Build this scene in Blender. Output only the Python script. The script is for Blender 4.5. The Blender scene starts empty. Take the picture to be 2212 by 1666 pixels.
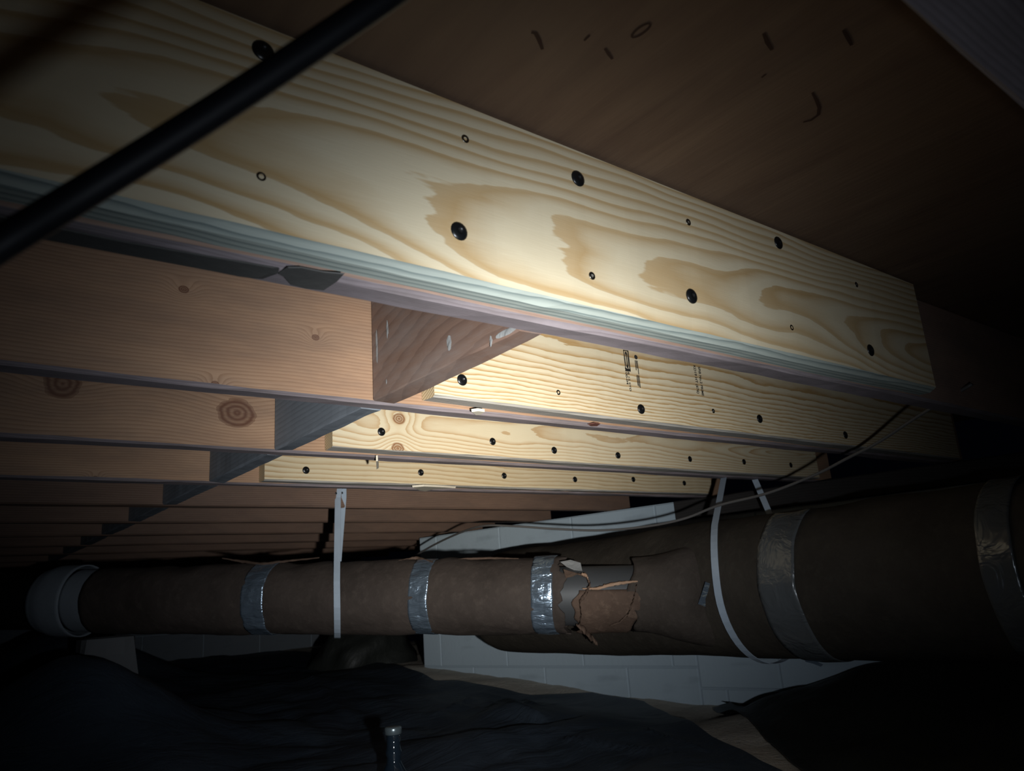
import bpy, bmesh, math, random
from mathutils import Vector, Matrix, noise as mnoise
random.seed(7)
PI = math.pi
# ------------------------------------------------------------------ camera, world, light, exposure
W, H, FPX = 2212.0, 1666.0, 1649.0
YAW, PITCH, ROLL = 0.6788, 0.2642, -0.0732
S = 0.4064                      # joist spacing
Y0 = 0.5821                     # face of the nearest new board
ZC, ZB = 0.5198, 0.2978         # underside of subfloor, underside of joists (heights above the lens)
F = Vector((math.sin(YAW)*math.cos(PITCH), math.cos(YAW)*math.cos(PITCH), math.sin(PITCH)))
R_ = Vector((math.cos(YAW), -math.sin(YAW), 0))
U_ = R_.cross(F)
RR = R_*math.cos(ROLL) + U_*math.sin(ROLL)
UU = -R_*math.sin(ROLL) + U_*math.cos(ROLL)

scene = bpy.context.scene
col = scene.collection
cam_d = bpy.data.cameras.new('camera')
cam_d.sensor_width = 36.0
cam_d.lens = FPX/W*36.0
cam_d.clip_start = 0.01
cam_d.dof.use_dof = True
cam_d.dof.focus_distance = 1.35
cam_d.dof.aperture_fstop = 9.0
cam = bpy.data.objects.new('camera', cam_d)
cam.matrix_world = Matrix(((RR.x, UU.x, -F.x, 0), (RR.y, UU.y, -F.y, 0), (RR.z, UU.z, -F.z, 0), (0, 0, 0, 1)))
col.objects.link(cam)
scene.camera = cam

world = bpy.data.worlds.new('world')
scene.world = world
world.use_nodes = True
world.node_tree.nodes['Background'].inputs[0].default_value = (0.35, 0.45, 1.0, 1)
world.node_tree.nodes['Background'].inputs[1].default_value = 0.0008

def ray(x, y):
    return F + RR*((x-W/2)/FPX) - UU*((y-H/2)/FPX)
def at_y(x, y, Y):
    d = ray(x, y); return d*(Y/d.y)
def at_z(x, y, Z):
    d = ray(x, y); return d*(Z/d.z)
def at_x(x, y, X):
    d = ray(x, y); return d*(X/d.x)
def at_d(x, y, D):
    return ray(x, y)*D

# the flashlight: held just right of and below the lens
LIGHT_POS = RR*0.125 - UU*0.065 + F*0.02
LIGHT_AIM = LIGHT_POS + ray(930, 1000)
ld = bpy.data.lights.new('flashlight', 'SPOT')
ld.energy = 1.0
ld.spot_size = math.radians(150)
ld.spot_blend = 0.3
ld.shadow_soft_size = 0.012
ld.use_nodes = True
nt = ld.node_tree
nt.nodes.clear()
def _n(tree, t, **k):
    n = tree.nodes.new(t)
    for a, b in k.items(): setattr(n, a, b)
    return n
def flashlight_nodes(nt):
    out = _n(nt, 'ShaderNodeOutputLight'); em = _n(nt, 'ShaderNodeEmission')
    tc = _n(nt, 'ShaderNodeTexCoord'); sx = _n(nt, 'ShaderNodeSeparateXYZ')
    nt.links.new(tc.outputs['Normal'], sx.inputs[0])
    def m(op, a, b=None):
        n = _n(nt, 'ShaderNodeMath', operation=op)
        for i, v in enumerate((a, b)):
            if v is None: continue
            if isinstance(v, (int, float)): n.inputs[i].default_value = v
            else: nt.links.new(v, n.inputs[i])
        return n.outputs[0]
    c = m('ABSOLUTE', sx.outputs[2])
    c = m('MINIMUM', c, 1.0)
    th = m('ARCCOSINE', c)
    th2 = m('MULTIPLY', th, th)
    def g(amp, deg):
        s = math.radians(deg)
        e = m('MULTIPLY', th2, -1.0/(s*s))
        return m('MULTIPLY', m('EXPONENT', e), amp)
    tot = m('ADD', g(215.0, 16.3), g(4.4, 33.0))
    nt.links.new(tot, em.inputs['Strength'])
    # an LED beam: a little warmer in the hot spot than in the spill
    cr = _n(nt, 'ShaderNodeValToRGB')
    cr.color_ramp.elements[0].position = 0.0; cr.color_ramp.elements[0].color = (1.0, 0.95, 0.86, 1)
    cr.color_ramp.elements[1].position = 0.6; cr.color_ramp.elements[1].color = (0.86, 0.97, 1.12, 1)
    nt.links.new(th, cr.inputs[0]); nt.links.new(cr.outputs[0], em.inputs['Color'])
    nt.links.new(em.outputs[0], out.inputs[0])
flashlight_nodes(nt)
lo = bpy.data.objects.new('flashlight', ld)
lo.location = LIGHT_POS
lo.rotation_euler = (LIGHT_AIM-LIGHT_POS).to_track_quat('-Z', 'Y').to_euler()
col.objects.link(lo)

vs = scene.view_settings
vs.view_transform = 'Standard'; vs.look = 'None'; vs.exposure = 0.0; vs.gamma = 1.0
vs.use_curve_mapping = False

# ------------------------------------------------------------------ helpers
def tag(o, label=None, cat=None, group=None, kind=None):
    if label: o['label'] = label
    if cat: o['category'] = cat
    if group: o['group'] = group
    if kind: o['kind'] = kind
    return o
def empty(name, loc=(0, 0, 0), rz=0):
    o = bpy.data.objects.new(name, None); o.empty_display_size = .05
    o.location = loc; o.rotation_euler = (0, 0, rz); col.objects.link(o); return o
def mesh_obj(name, verts, faces, mats, parent=None, loc=(0, 0, 0), smooth=False, midx=None):
    me = bpy.data.meshes.new(name)
    me.from_pydata([tuple(v) for v in verts], [], faces)
    for m in (mats if isinstance(mats, (list, tuple)) else [mats]): me.materials.append(m)
    if midx: me.polygons.foreach_set('material_index', midx)
    if smooth: me.polygons.foreach_set('use_smooth', [True]*len(me.polygons))
    me.update()
    o = bpy.data.objects.new(name, me); o.location = loc; col.objects.link(o)
    if parent is not None: o.parent = parent
    return o
def nz(p, sc=1.0, seed=0.0):
    return mnoise.noise(Vector((p[0]*sc+seed*13.7, p[1]*sc+seed*7.1, p[2]*sc+seed*3.3)))
def sm(a, b, x):
    t = max(0.0, min(1.0, (x-a)/(b-a))); return t*t*(3-2*t)

# ------------------------------------------------------------------ materials
class T:
    """small node-graph writer"""
    def __init__(self, name):
        self.mat = bpy.data.materials.new(name); self.mat.use_nodes = True
        self.t = self.mat.node_tree; self.b = self.t.nodes['Principled BSDF']
        self.b.inputs['Specular IOR Level'].default_value = 0.25
    def n(self, ty, **k):
        n = self.t.nodes.new(ty)
        for a, b in k.items(): setattr(n, a, b)
        return n
    def put(self, sock, v):
        if isinstance(v, (int, float)): sock.default_value = v
        elif isinstance(v, tuple): sock.default_value = v
        else: self.t.links.new(v, sock)
    def m(self, op, a, b=None, c=None):
        n = self.n('ShaderNodeMath', operation=op)
        for i, v in enumerate((a, b, c)):
            if v is not None: self.put(n.inputs[i], v)
        return n.outputs[0]
    def coord(self, kind='Object'):
        return self.n('ShaderNodeTexCoord').outputs[kind]
    def scaled(self, vec, s, off=(0, 0, 0)):
        n = self.n('ShaderNodeMapping'); self.put(n.inputs[0], vec)
        n.inputs['Scale'].default_value = s; n.inputs['Location'].default_value = off
        return n.outputs[0]
    def noise(self, vec, scale, detail=3, rough=.55, dist=0.0):
        n = self.n('ShaderNodeTexNoise'); self.put(n.inputs['Vector'], vec)
        n.inputs['Scale'].default_value = scale; n.inputs['Detail'].default_value = detail
        n.inputs['Roughness'].default_value = rough; n.inputs['Distortion'].default_value = dist
        return n.outputs[0]
    def ramp(self, fac, stops, interp='LINEAR'):
        n = self.n('ShaderNodeValToRGB'); n.color_ramp.interpolation = interp
        e = n.color_ramp.elements
        while len(e) < len(stops): e.new(.5)
        for i, (p, c) in enumerate(stops):
            e[i].position = p
            e[i].color = (c, c, c, 1) if isinstance(c, (int, float)) else (c[0], c[1], c[2], 1)
        self.put(n.inputs[0], fac); return n.outputs[0]
    def mix(self, fac, a, b, mode='MIX'):
        n = self.n('ShaderNodeMix', data_type='RGBA', blend_type=mode)
        self.put(n.inputs[0], fac)
        for i, v in ((6, a), (7, b)):
            if isinstance(v, tuple) and len(v) == 3: v = v+(1,)
            self.put(n.inputs[i], v)
        return n.outputs[2]
    def bump(self, h, strength=.3, dist=.002):
        n = self.n('ShaderNodeBump'); n.inputs['Strength'].default_value = strength
        n.inputs['Distance'].default_value = dist
        self.put(n.inputs['Height'], h); self.t.links.new(n.outputs[0], self.b.inputs['Normal'])
    def set(self, color=None, rough=None, metal=None, spec=None):
        if color is not None: self.put(self.b.inputs['Base Color'], color+(1,) if isinstance(color, tuple) and len(color) == 3 else color)
        if rough is not None: self.put(self.b.inputs['Roughness'], rough)
        if metal is not None: self.b.inputs['Metallic'].default_value = metal
        if spec is not None: self.b.inputs['Specular IOR Level'].default_value = spec
        return self.mat

def wood(name, light, dark, pith=(0.07, 0.10), sp=0.007, taper=0.02, warp=0.02, wsc=1.6, seed=0.0, knots=(), late=0.75,
         mottle=.25, grime=None, grime_amt=0.0, rough=.6, xs=1.0, tone=None, pw=1.0, rc=.1, wide=False):
    """sawn board: growth rings around a pith running along local X, cut by the board's faces"""
    t = T(name)
    co = t.coord('Object')
    s = t.n('ShaderNodeSeparateXYZ'); t.put(s.inputs[0], co)
    x, y, z = s.outputs
    wv = t.scaled(co, (xs*wsc, wsc*1.6, wsc*3.0), (seed*3.1, seed*1.7, seed*5.3))
    na = t.noise(wv, 1.0, 2, .5)
    nb = t.noise(t.scaled(co, (xs*wsc, wsc*1.6, wsc*3.0), (seed*7.1+9, seed*2.2, seed)), 1.0, 2, .5)
    fine = t.noise(t.scaled(co, (xs*9, 30, 60), (seed, seed, seed)), 1.0, 3, .6)
    py = t.m('ADD', t.m('SUBTRACT', y, pith[0]), t.m('ADD', t.m('MULTIPLY', t.m('SUBTRACT', na, .5), warp*2), t.m('MULTIPLY', x, taper)))
    pz = t.m('ADD', t.m('SUBTRACT', z, pith[1]), t.m('MULTIPLY', t.m('SUBTRACT', nb, .5), warp*1.5))
    r = t.m('SQRT', t.m('ADD', t.m('MULTIPLY', py, py), t.m('MULTIPLY', pz, pz)))
    r = t.m('ADD', r, t.m('MULTIPLY', t.m('SUBTRACT', fine, .5), sp*(.3 if wide else .7)))
    kmask = None
    for (kx, kz, kr) in knots:
        dx = t.m('MULTIPLY', t.m('SUBTRACT', x, kx), .8); dz = t.m('SUBTRACT', z, kz)
        d = t.m('SQRT', t.m('ADD', t.m('MULTIPLY', dx, dx), t.m('MULTIPLY', dz, dz)))
        e = t.m('EXPONENT', t.m('MULTIPLY', t.m('MULTIPLY', d, d), -1.0/(2.4*kr)**2))
        r = t.m('ADD', r, t.m('MULTIPLY', e, sp*3.2))
        dn = t.m('ADD', d, t.m('MULTIPLY', t.m('SUBTRACT', fine, .5), kr*.5))
        k = t.m('LESS_THAN', dn, kr)
        ring = t.m('SINE', t.m('MULTIPLY', dn, 9.0/kr*2))
        k = t.m('MULTIPLY', k, t.m('ADD', .75, t.m('MULTIPLY', ring, .25)))
        kmask = k if kmask is None else t.m('MAXIMUM', kmask, k)
    ph = t.m('FRACT', t.m('DIVIDE', r, sp) if pw == 1.0 else t.m('MULTIPLY', t.m('POWER', t.m('DIVIDE', r, rc), pw), rc/sp))
    band = t.ramp(ph, [(0.0, 0.0), (0.30, 0.04), (0.60, .5), (0.80, 1.0), (0.97, .85), (1.0, 0.0)] if wide else [(0.0, 0.0), (0.38, 0.05), (0.72, .55), (0.9, 1.0), (0.985, .9), (1.0, 0.0)])
    big = t.noise(t.scaled(co, (xs*2.2, 6, 9), (seed*2, 4, seed)), 1.0, 3, .6)
    band = t.m('MULTIPLY', band, t.m('ADD', late*.55, t.m('MULTIPLY', big, late*.8)))
    c = t.mix(band, light, dark)
    mo = t.noise(t.scaled(co, (xs*3, 8, 14), (seed, 2, 8)), 1.0, 4, .65)
    c = t.mix(t.m('MULTIPLY', t.ramp(mo, [(.35, 0.0), (.75, 1.0)]), mottle), c, tone or dark)
    if kmask is not None: c = t.mix(kmask, c, (dark[0]*.55, dark[1]*.42, dark[2]*.42))
    if grime:
        g = t.noise(t.scaled(co, (xs*4, 12, 16), (seed*4, 1, 3)), 1.0, 5, .7)
        c = t.mix(t.m('MULTIPLY', t.ramp(g, [(.42, 0.0), (.68, 1.0)]), grime_amt), c, grime)
    fib = t.noise(t.scaled(co, (xs*25, 500, 500)), 1.0, 2, .6)
    t.bump(t.m('ADD', t.m('MULTIPLY', band, -.5), t.m('MULTIPLY', fib, .5)), .25, .0012)
    return t.set(c, rough)

XS = -.85                       # left end of the old joists
def knot(px, py, Y, x0, z0, r):
    p = at_y(px, py, Y); return (p.x-x0, p.z-z0, r)
PINE_L, PINE_D = (0.67, 0.585, 0.41), (0.41, 0.265, 0.115)
M = {}
M['pine1'] = wood('pine_wide', PINE_L, (.45, .285, .115), (0.150, 0.078), .0130, .056, .040, 1.7, 2.3, late=.85, mottle=.3, pw=1.25, wide=True, tone=(.54, .42, .24))
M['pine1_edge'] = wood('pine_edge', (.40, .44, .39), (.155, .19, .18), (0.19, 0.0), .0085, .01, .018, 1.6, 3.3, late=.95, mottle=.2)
M['pine2'] = wood('pine_close', PINE_L, (.42, .26, .105), (0.045, 0.165), .0155, .015, .028, 1.4, 5.1, late=1.05, mottle=.15, pw=1.7, tone=(.55, .43, .25))
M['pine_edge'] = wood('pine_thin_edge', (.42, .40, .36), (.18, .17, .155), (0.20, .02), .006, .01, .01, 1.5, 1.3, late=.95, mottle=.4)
M['pine3'] = wood('pine_knotty', PINE_L, (.44, .27, .12), (0.045, 0.075), .0075, .022, .030, 1.8, 8.2,
                  knots=(knot(862, 905, Y0+2*S, .655, .3005, .0125), knot(859, 969, Y0+2*S, .655, .3005, .0125)), late=.8, mottle=.25, tone=(.55, .43, .25))
M['pine4'] = wood('pine_narrow', (.64, .54, .36), (.40, .25, .11), (0.045, 0.10), .012, .03, .03, 1.8, 4.4, late=.8, mottle=.2, tone=(.55, .43, .25))
M['pine_end'] = wood('pine_end_grain', (.58, .47, .29), (.24, .15, .07), (0.10, 0.16), .005, 0, .004, 3, 1.0, late=1.0, xs=.1)
OLD_L, OLD_D = (0.42, 0.265, 0.165), (0.25, 0.14, 0.078)
M['old_pale'] = wood('old_fir_pale', (.37, .255, .195), (.24, .15, .105), (0.10, -0.22), .0052, .012, .03, 1.6, 7.7, late=.5, mottle=.5, tone=(.24, .15, .115), grime=(.16, .125, .115), grime_amt=.5, rough=.7)
M['old'] = wood('old_fir', OLD_L, OLD_D, (0.10, -0.22), .0052, .012, .03, 1.6, 1.1, late=.6, mottle=.45, tone=(.22, .12, .075), grime=(.13, .10, .085), grime_amt=.35, rough=.7,
                knots=(knot(682, 729, Y0+S+.038, XS, ZB, .005), knot(465, 830, Y0+S+.038, XS, ZB, .005), knot(397, 625, Y0+S+.038, XS, ZB, .006)))
M['old_knot'] = wood('old_fir_knotty', OLD_L, OLD_D, (0.09, -0.10), .0065, .02, .03, 1.2, 6.1, late=.7, mottle=.45, tone=(.22, .12, .075), grime=(.13, .10, .085), grime_amt=.35, rough=.7,
                     knots=(knot(512, 893, Y0+2*S+.038, XS, ZB, .030), knot(135, 830, Y0+2*S+.038, XS, ZB, .024)))
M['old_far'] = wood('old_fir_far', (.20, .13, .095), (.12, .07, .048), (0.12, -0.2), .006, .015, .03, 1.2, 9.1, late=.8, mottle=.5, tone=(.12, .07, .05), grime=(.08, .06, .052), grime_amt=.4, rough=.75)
M['old_edge'] = wood('old_fir_edge', (.265, .225, .235), (.15, .12, .125), (0.22, 0.0), .004, .01, .02, 2.0, 2.1, late=.8, mottle=.55, tone=(.19, .17, .18), grime=(.10, .085, .08), grime_amt=.6, rough=.75)  # greyed dirty edges; the cool beam's purple cast is also in the colour
M['block'] = wood('old_block', (.19, .122, .092), (.10, .06, .047), (0.06, -.10), .019, .5, .03, 2.4, 3.7, late=.5, mottle=.3, grime=(.25, .24, .235), grime_amt=.35, rough=.7)
M['block_grey'] = wood('grey_block', (.19, .215, .245), (.12, .135, .155), (0.06, -.14), .009, .2, .02, 2.0, 4.7, late=.6, mottle=.4, grime=(.27, .30, .34), grime_amt=.35, rough=.7)

M['creosote'] = wood('creosote_beam', (.040, .036, .034), (.022, .02, .019), (0.06, -.14), .009, .2, .02, 2.0, 4.7, late=.6, mottle=.4, rough=.8)
def plywood():
    t = T('subfloor_plywood'); co = t.coord('Object')
    a = t.noise(t.scaled(co, (26, 3.2, 1)), 1.0, 5, .62, .6)
    b = t.noise(co, 2.6, 4, .6)
    f = t.noise(t.scaled(co, (140, 12, 1)), 1.0, 3, .6)
    c = t.mix(t.ramp(a, [(.3, 0.0), (.7, 1.0)]), (.165, .105, .066), (.115, .07, .046))
    c = t.mix(t.m('MULTIPLY', t.ramp(b, [(.4, 0.0), (.7, 1.0)]), .5), c, (.185, .132, .09))
    t.bump(t.m('ADD', a, t.m('MULTIPLY', f, .6)), .5, .002)
    return t.set(c, .75)
M['plywood'] = plywood()
def plain(name, c, rough=.5, metal=0.0, spec=.3, bump=None, var=.25, vs_=8):
    t = T(name); co = t.coord('Object')
    n = t.noise(co, vs_, 4, .6)
    cc = t.mix(t.m('MULTIPLY', n, var*2), c, tuple(v*.45 for v in c))
    if bump: t.bump(t.noise(co, bump[0], 4, .6), bump[1], bump[2])
    return t.set(cc, rough, metal, spec)
M['ink'] = plain('stamp_ink', (.03, .028, .025), .7)
M['stain'] = plain('subfloor_marks', (.045, .02, .012), .8)
M['black_steel'] = plain('black_coated_steel', (.006, .007, .008), .32, 0, .5)
M['bright_steel'] = plain('zinc_steel', (.20, .19, .16), .35, 1.0)
M['recess_glint'] = plain('zinc_drive_glint', (.75, .72, .62), .3, .8)  # bright tone stands in for the highlight at the screw's centre
M['recess'] = plain('drive_recess', (.01, .01, .01), .6)
M['strap'] = plain('galvanised_strap', (.55, .66, .78), .5, .2, .5, (60, .15, .001), .3, 14)
M['glue'] = plain('dried_glue', (.72, .66, .54), .6)
M['sap'] = plain('red_sap', (.20, .08, .06), .6)
M['sheath'] = plain('black_cable_sheath', (.008, .009, .012), .55, 0, .3)
M['wire'] = plain('grey_cable_sheath', (.12, .115, .11), .5, 0, .4)
def foil():
    t = T('foil_tape'); co = t.coord('Object')
    n = t.noise(t.scaled(co, (14, 14, 55)), 1.0, 3, .6, .8)
    v = t.n('ShaderNodeTexVoronoi', feature='DISTANCE_TO_EDGE'); t.put(v.inputs['Vector'], co); v.inputs['Scale'].default_value = 24
    t.bump(t.m('ADD', n, t.m('MULTIPLY', v.outputs[0], .4)), .7, .012)
    return t.set((.42, .55, .70), .25, .85, .6)
M['foil'] = foil()
def clear_tape():
    t = T('dusty_tape'); co = t.coord('Object')
    n = t.noise(t.scaled(co, (20, 14, 14)), 1.0, 3, .6, 1.0)
    t.bump(n, .6, .012)
    return t.set((.12, .13, .135), .24, .3, .6)
M['dull_tape'] = clear_tape()
def wrap(name, base, dust):
    t = T(name); co = t.coord('Object')
    a = t.noise(co, 5, 5, .65); b = t.noise(co, 38, 4, .7); z = t.n('ShaderNodeSeparateXYZ'); t.put(z.inputs[0], co)
    c = t.mix(t.ramp(a, [(.35, 0.0), (.7, 1.0)]), base, tuple(v*.6 for v in base))
    c = t.mix(t.m('MULTIPLY', t.ramp(b, [(.5, 0.0), (.75, 1.0)]), .35), c, dust)
    t.bump(t.m('ADD', t.m('MULTIPLY', a, .8), t.m('MULTIPLY', b, .25)), .55, .012)
    return t.set(c, .8, 0, .15)
M['wrap'] = wrap('kraft_wrap', (.064, .051, .044), (.105, .085, .072))
M['wrap_trunk'] = wrap('kraft_wrap_trunk', (.052, .044, .035), (.08, .07, .055))
M['torn'] = wrap('torn_paper', (.105, .07, .052), (.24, .165, .12))
M['boot'] = wrap('kraft_wrap_boot', (.060, .049, .041), (.10, .083, .07))
M['fluff'] = wrap('fibreglass', (.42, .27, .18), (.6, .45, .33))
M['pale_paper'] = wrap('pale_paper', (.34, .35, .35), (.4, .4, .4))
M['pipe'] = plain('dull_sheet_metal', (.10, .105, .11), .5, .4, .4)
M['collar'] = plain('grey_collar', (.30, .34, .38), .65, .1, .3, (30, .3, .004))
def concrete(name, c, dirt):
    t = T(name); co = t.coord('Object')
    a = t.noise(co, 3.0, 5, .6); b = t.noise(co, 60, 3, .6); s = t.noise(t.scaled(co, (1.2, 1.2, 5)), 1.6, 3, .5)
    cc = t.mix(t.m('MULTIPLY', a, .5), c, tuple(v*.72 for v in c))
    cc = t.mix(t.m('MULTIPLY', t.ramp(s, [(.56, 0.0), (.64, 1.0)]), .45), cc, dirt)
    t.bump(t.m('ADD', t.m('MULTIPLY', a, .3), b), .35, .003)
    return t.set(cc, .85, 0, .2)
M['concrete'] = concrete('painted_block', (.47, .57, .64), (.22, .27, .31))
M['bare_block'] = concrete('bare_block', (.20, .225, .25), (.12, .135, .15))
M['mortar'] = concrete('mortar', (.40, .48, .54), (.2, .24, .27))
M['pier'] = concrete('pier_concrete', (.16, .165, .17), (.09, .09, .09))
def soil():
    t = T('bare_soil'); co = t.coord('Object')
    a = t.noise(co, 6, 6, .65); b = t.noise(co, 70, 4, .7)
    c = t.mix(a, (.72, .67, .58), (.50, .45, .38))
    c = t.mix(t.m('MULTIPLY', b, .4), c, (.26, .225, .185))
    t.bump(t.m('ADD', a, t.m('MULTIPLY', b, .35)), .8, .02)
    return t.set(c, .95, 0, .1)
M['soil'] = soil()
def plastic(name, c, dust):
    t = T(name); co = t.coord('Object')
    a = t.noise(t.scaled(co, (4, 9, 4)), 1.0, 4, .6, 1.2); b = t.noise(co, 2.2, 4, .65)
    d = t.noise(co, 90, 3, .7)
    cc = t.mix(t.m('MULTIPLY', t.ramp(b, [(.4, 0.0), (.8, 1.0)]), .55), c, dust)
    cc = t.mix(t.m('MULTIPLY', t.ramp(d, [(.62, 0.0), (.8, 1.0)]), .3), cc, tuple(v*1.8 for v in dust))
    t.bump(t.m('ADD', a, t.m('MULTIPLY', d, .1)), .45, .02)
    return t.set(cc, .5, 0, .35)
M['poly'] = plastic('black_polythene', (.030, .043, .060), (.085, .11, .14))
M['poly2'] = plastic('dusty_polythene', (.018, .020, .018), (.04, .044, .04))
def glass():
    t = T('dark_bottle_glass'); t.b.inputs['Coat Weight'].default_value = 1.0; t.b.inputs['Coat Roughness'].default_value = .05
    t.b.inputs['Transmission Weight'].default_value = 0.0
    return t.set((.012, .02, .03), .08, 0, .6)
M['glass'] = glass()
M['cap'] = plain('grey_bottle_cap', (.20, .25, .27), .28, .6, .6)

# ------------------------------------------------------------------ boards
def board(name, L, t, h, mats, loc, rz=0, parent=None, n=24, ch=.003, jit=.0008, seed=0, zl=None, wane=None):
    """a sawn board, local X along its length, local Y 0..t, local Z 0..h; mats = (faces, bottom edge, end grain)"""
    prof = [(ch, 0, 0), (t-ch, 0, 1), (t, ch, 0), (t, h-ch, 0), (t-ch, h, 1), (ch, h, 0), (0, h-ch, 0), (0, ch, 1)]
    if wane: prof[0] = (wane[0], 0, 0); prof[7] = (0, wane[1], 1)
    V, Fc, MI = [], [], []
    for i in range(n+1):
        x = L*i/n
        for k, (py, pz, _) in enumerate(prof):
            a = nz((x*3, py*9, pz*9), 1.0, seed+k)*jit*1.6 + nz((x*19, k, 2), 1.0, seed)*jit*.8
            b = nz((x*3, py*9+5, pz*9), 1.0, seed+k+20)*jit*1.6 + nz((x*23, k, 7), 1.0, seed)*jit*.8
            top = pz > h*.6
            V.append((x, py + (0 if top else a), pz + (0 if top else b) + (zl(x/L) if (zl and not top) else 0)))
    q = len(prof)
    for i in range(n):
        for k in range(q):
            k2 = (k+1) % q
            Fc.append((i*q+k, (i+1)*q+k, (i+1)*q+k2, i*q+k2)[::-1])
            MI.append(1 if k in (0, 1, 7) else 0)
    Fc.append(tuple(range(q))); MI.append(2)
    Fc.append(tuple(n*q+k for k in range(q))[::-1]); MI.append(2)
    o = mesh_obj(name, V, Fc, list(mats), parent, loc, False, MI)
    bm = bmesh.new(); bm.from_mesh(o.data); bmesh.ops.recalc_face_normals(bm, faces=bm.faces); bm.to_mesh(o.data); bm.free()
    o.rotation_euler = (0, 0, rz)
    return o

# wall line (the block wall on the right is slightly out of square with the joists)
WA = Vector((2.051, 3.314, 0)); WB = Vector((2.366, 1.919, 0))
def wall_x(y): return WA.x + (WA.y-y)*(WB.x-WA.x)/(WA.y-WB.y)

# ------------------------------------------------------------------ structure: subfloor, ground, walls
cl = mesh_obj('ceiling', [(-2.2, -1.2, ZC), (3.2, -1.2, ZC), (3.2, 7.2, ZC), (-2.2, 7.2, ZC),
                          (-2.2, -1.2, ZC+.02), (3.2, -1.2, ZC+.02), (3.2, 7.2, ZC+.02), (-2.2, 7.2, ZC+.02)],
              [(0, 1, 2, 3), (7, 6, 5, 4), (0, 4, 5, 1), (1, 5, 6, 2), (2, 6, 7, 3), (3, 7, 4, 0)], M['plywood'])
tag(cl, 'dark brown plywood subfloor above the joists', 'subfloor', kind='structure')

def ground_z(x, y):
    z = -.405 + .085*sm(2.2, 3.5, y) + .02*sm(3.4, 5.5, y)
    wx = wall_x(y)
    z += -.035*sm(.75, .1, wx-x)*sm(2.6, 2.0, y)*sm(1.5, 1.75, y)
    z += .15*sm(.7, .0, math.hypot((x-2.35)*1.0, (y-1.0)*.9))
    z += .275*math.exp(-((x-.43)**2/.11+(y-2.63)**2/.09)) + .30*math.exp(-((x-.62)**2/.16+(y-4.10)**2/.16))  # rear mound added: hides the back wall where the duct's shade falls
    z += .018*nz((x, y, 0), 1.7, 1) + .008*nz((x, y, 0), 6, 2)
    return z
def ground_hit(px, py, up=0.0):
    z = -.4
    for _ in range(12):
        p = at_z(px, py, z); z = ground_z(p.x, p.y)+up
    if p.y > 5.6 or p.dot(F) < 0: p = at_y(px, py, 5.6)
    return p
def grid_mesh(name, x0, x1, y0, y1, nx, ny, zf, mat):
    V = [(x0+(x1-x0)*i/nx, y0+(y1-y0)*j/ny, 0) for j in range(ny+1) for i in range(nx+1)]
    V = [(x, y, zf(x, y)) for x, y, _ in V]
    Fc = [(j*(nx+1)+i, j*(nx+1)+i+1, (j+1)*(nx+1)+i+1, (j+1)*(nx+1)+i) for j in range(ny) for i in range(nx)]
    return mesh_obj(name, V, Fc, mat, smooth=True)
fl = grid_mesh('floor', -2.6, 3.2, -.8, 7.2, 140, 190, lambda x, y: ground_z(x, y)+.004*nz((x, y, 0), 30, 4), M['soil'])
tag(fl, 'bare grey brown soil floor of the crawlspace', 'ground', kind='structure')

def block_wall(name, A, B, z0, z1, off, label, back, mat='concrete'):
    """core of mortar with block faces standing proud of it; A, B run along the visible face"""
    d = (B-A); L = d.length; d.normalize(); nrm = Vector((d.y, -d.x, 0))
    if back: nrm = -nrm
    ang = math.atan2(d.y, d.x)
    t = .18
    base = [A+nrm*.003, B+nrm*.003, B+nrm*t, A+nrm*t]
    V = [(p.x, p.y, z0) for p in base] + [(p.x, p.y, z1) for p in base]
    w = mesh_obj(name, V, [(0, 1, 2, 3), (7, 6, 5, 4), (0, 4, 5, 1), (1, 5, 6, 2), (2, 6, 7, 3), (3, 7, 4, 0)], M['mortar'])
    tag(w, label, 'wall', kind='structure')
    bl, bh, g = .4064, .2032, .005
    cache = {}
    def blk(l, h):
        key = (round(l, 3), round(h, 3))
        if key not in cache:
            me = bpy.data.meshes.new('block'); bm = bmesh.new()
            bmesh.ops.create_cube(bm, size=1)
            for v in bm.verts: v.co = Vector(((v.co.x+.5)*l, (v.co.y+.5)*.06, (v.co.z+.5)*h))
            bmesh.ops.bevel(bm, geom=bm.edges[:], offset=.003, segments=1, affect='EDGES')
            bm.to_mesh(me); bm.free(); me.materials.append(M[mat]); cache[key] = me
        return cache[key]
    row = 0; z = z1
    while z > z0+.02:
        hh = min(bh, z-z0)
        s = off + (bl/2 if row % 2 else 0)
        while s > 0: s -= bl
        while s < L-.02:
            a, b = max(s, 0), min(s+bl, L)
            if b-a > .04:
                o = bpy.data.objects.new('block', blk(b-a-g, hh-g)); col.objects.link(o)
                p = A + d*(a+g/2)
                sh = -.0012*random.random()
                # the block's own front is its local y=0 side when the wall normal points along local +y
                if back:
                    o.location = (p.x+nrm.x*sh, p.y+nrm.y*sh, z-hh+g/2); o.rotation_euler = (0, 0, ang)
                else:
                    p = A + d*(b-g/2)
                    o.location = (p.x+nrm.x*sh, p.y+nrm.y*sh, z-hh+g/2); o.rotation_euler = (0, 0, ang+PI)
                o.parent = w
            s += bl
        z -= bh; row += 1
    return w
wd = (WB-WA).normalized()
pj = at_z(1200, 1140, .27)
A = Vector((wall_x(3.36), 3.36, 0)); B = Vector((wall_x(-.75), -.75, 0))
j0 = ((Vector((wall_x(2.45), 2.45, 0))-A).dot(wd)) % .4064
WM = Vector((wall_x(1.955), 1.955, 0))
block_wall('wall_right', A, WM, -.60, ZB-.002, j0, 'pale painted concrete block wall along the far side of the duct', True)
j1 = j0 - (WM-A).length % .4064
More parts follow.
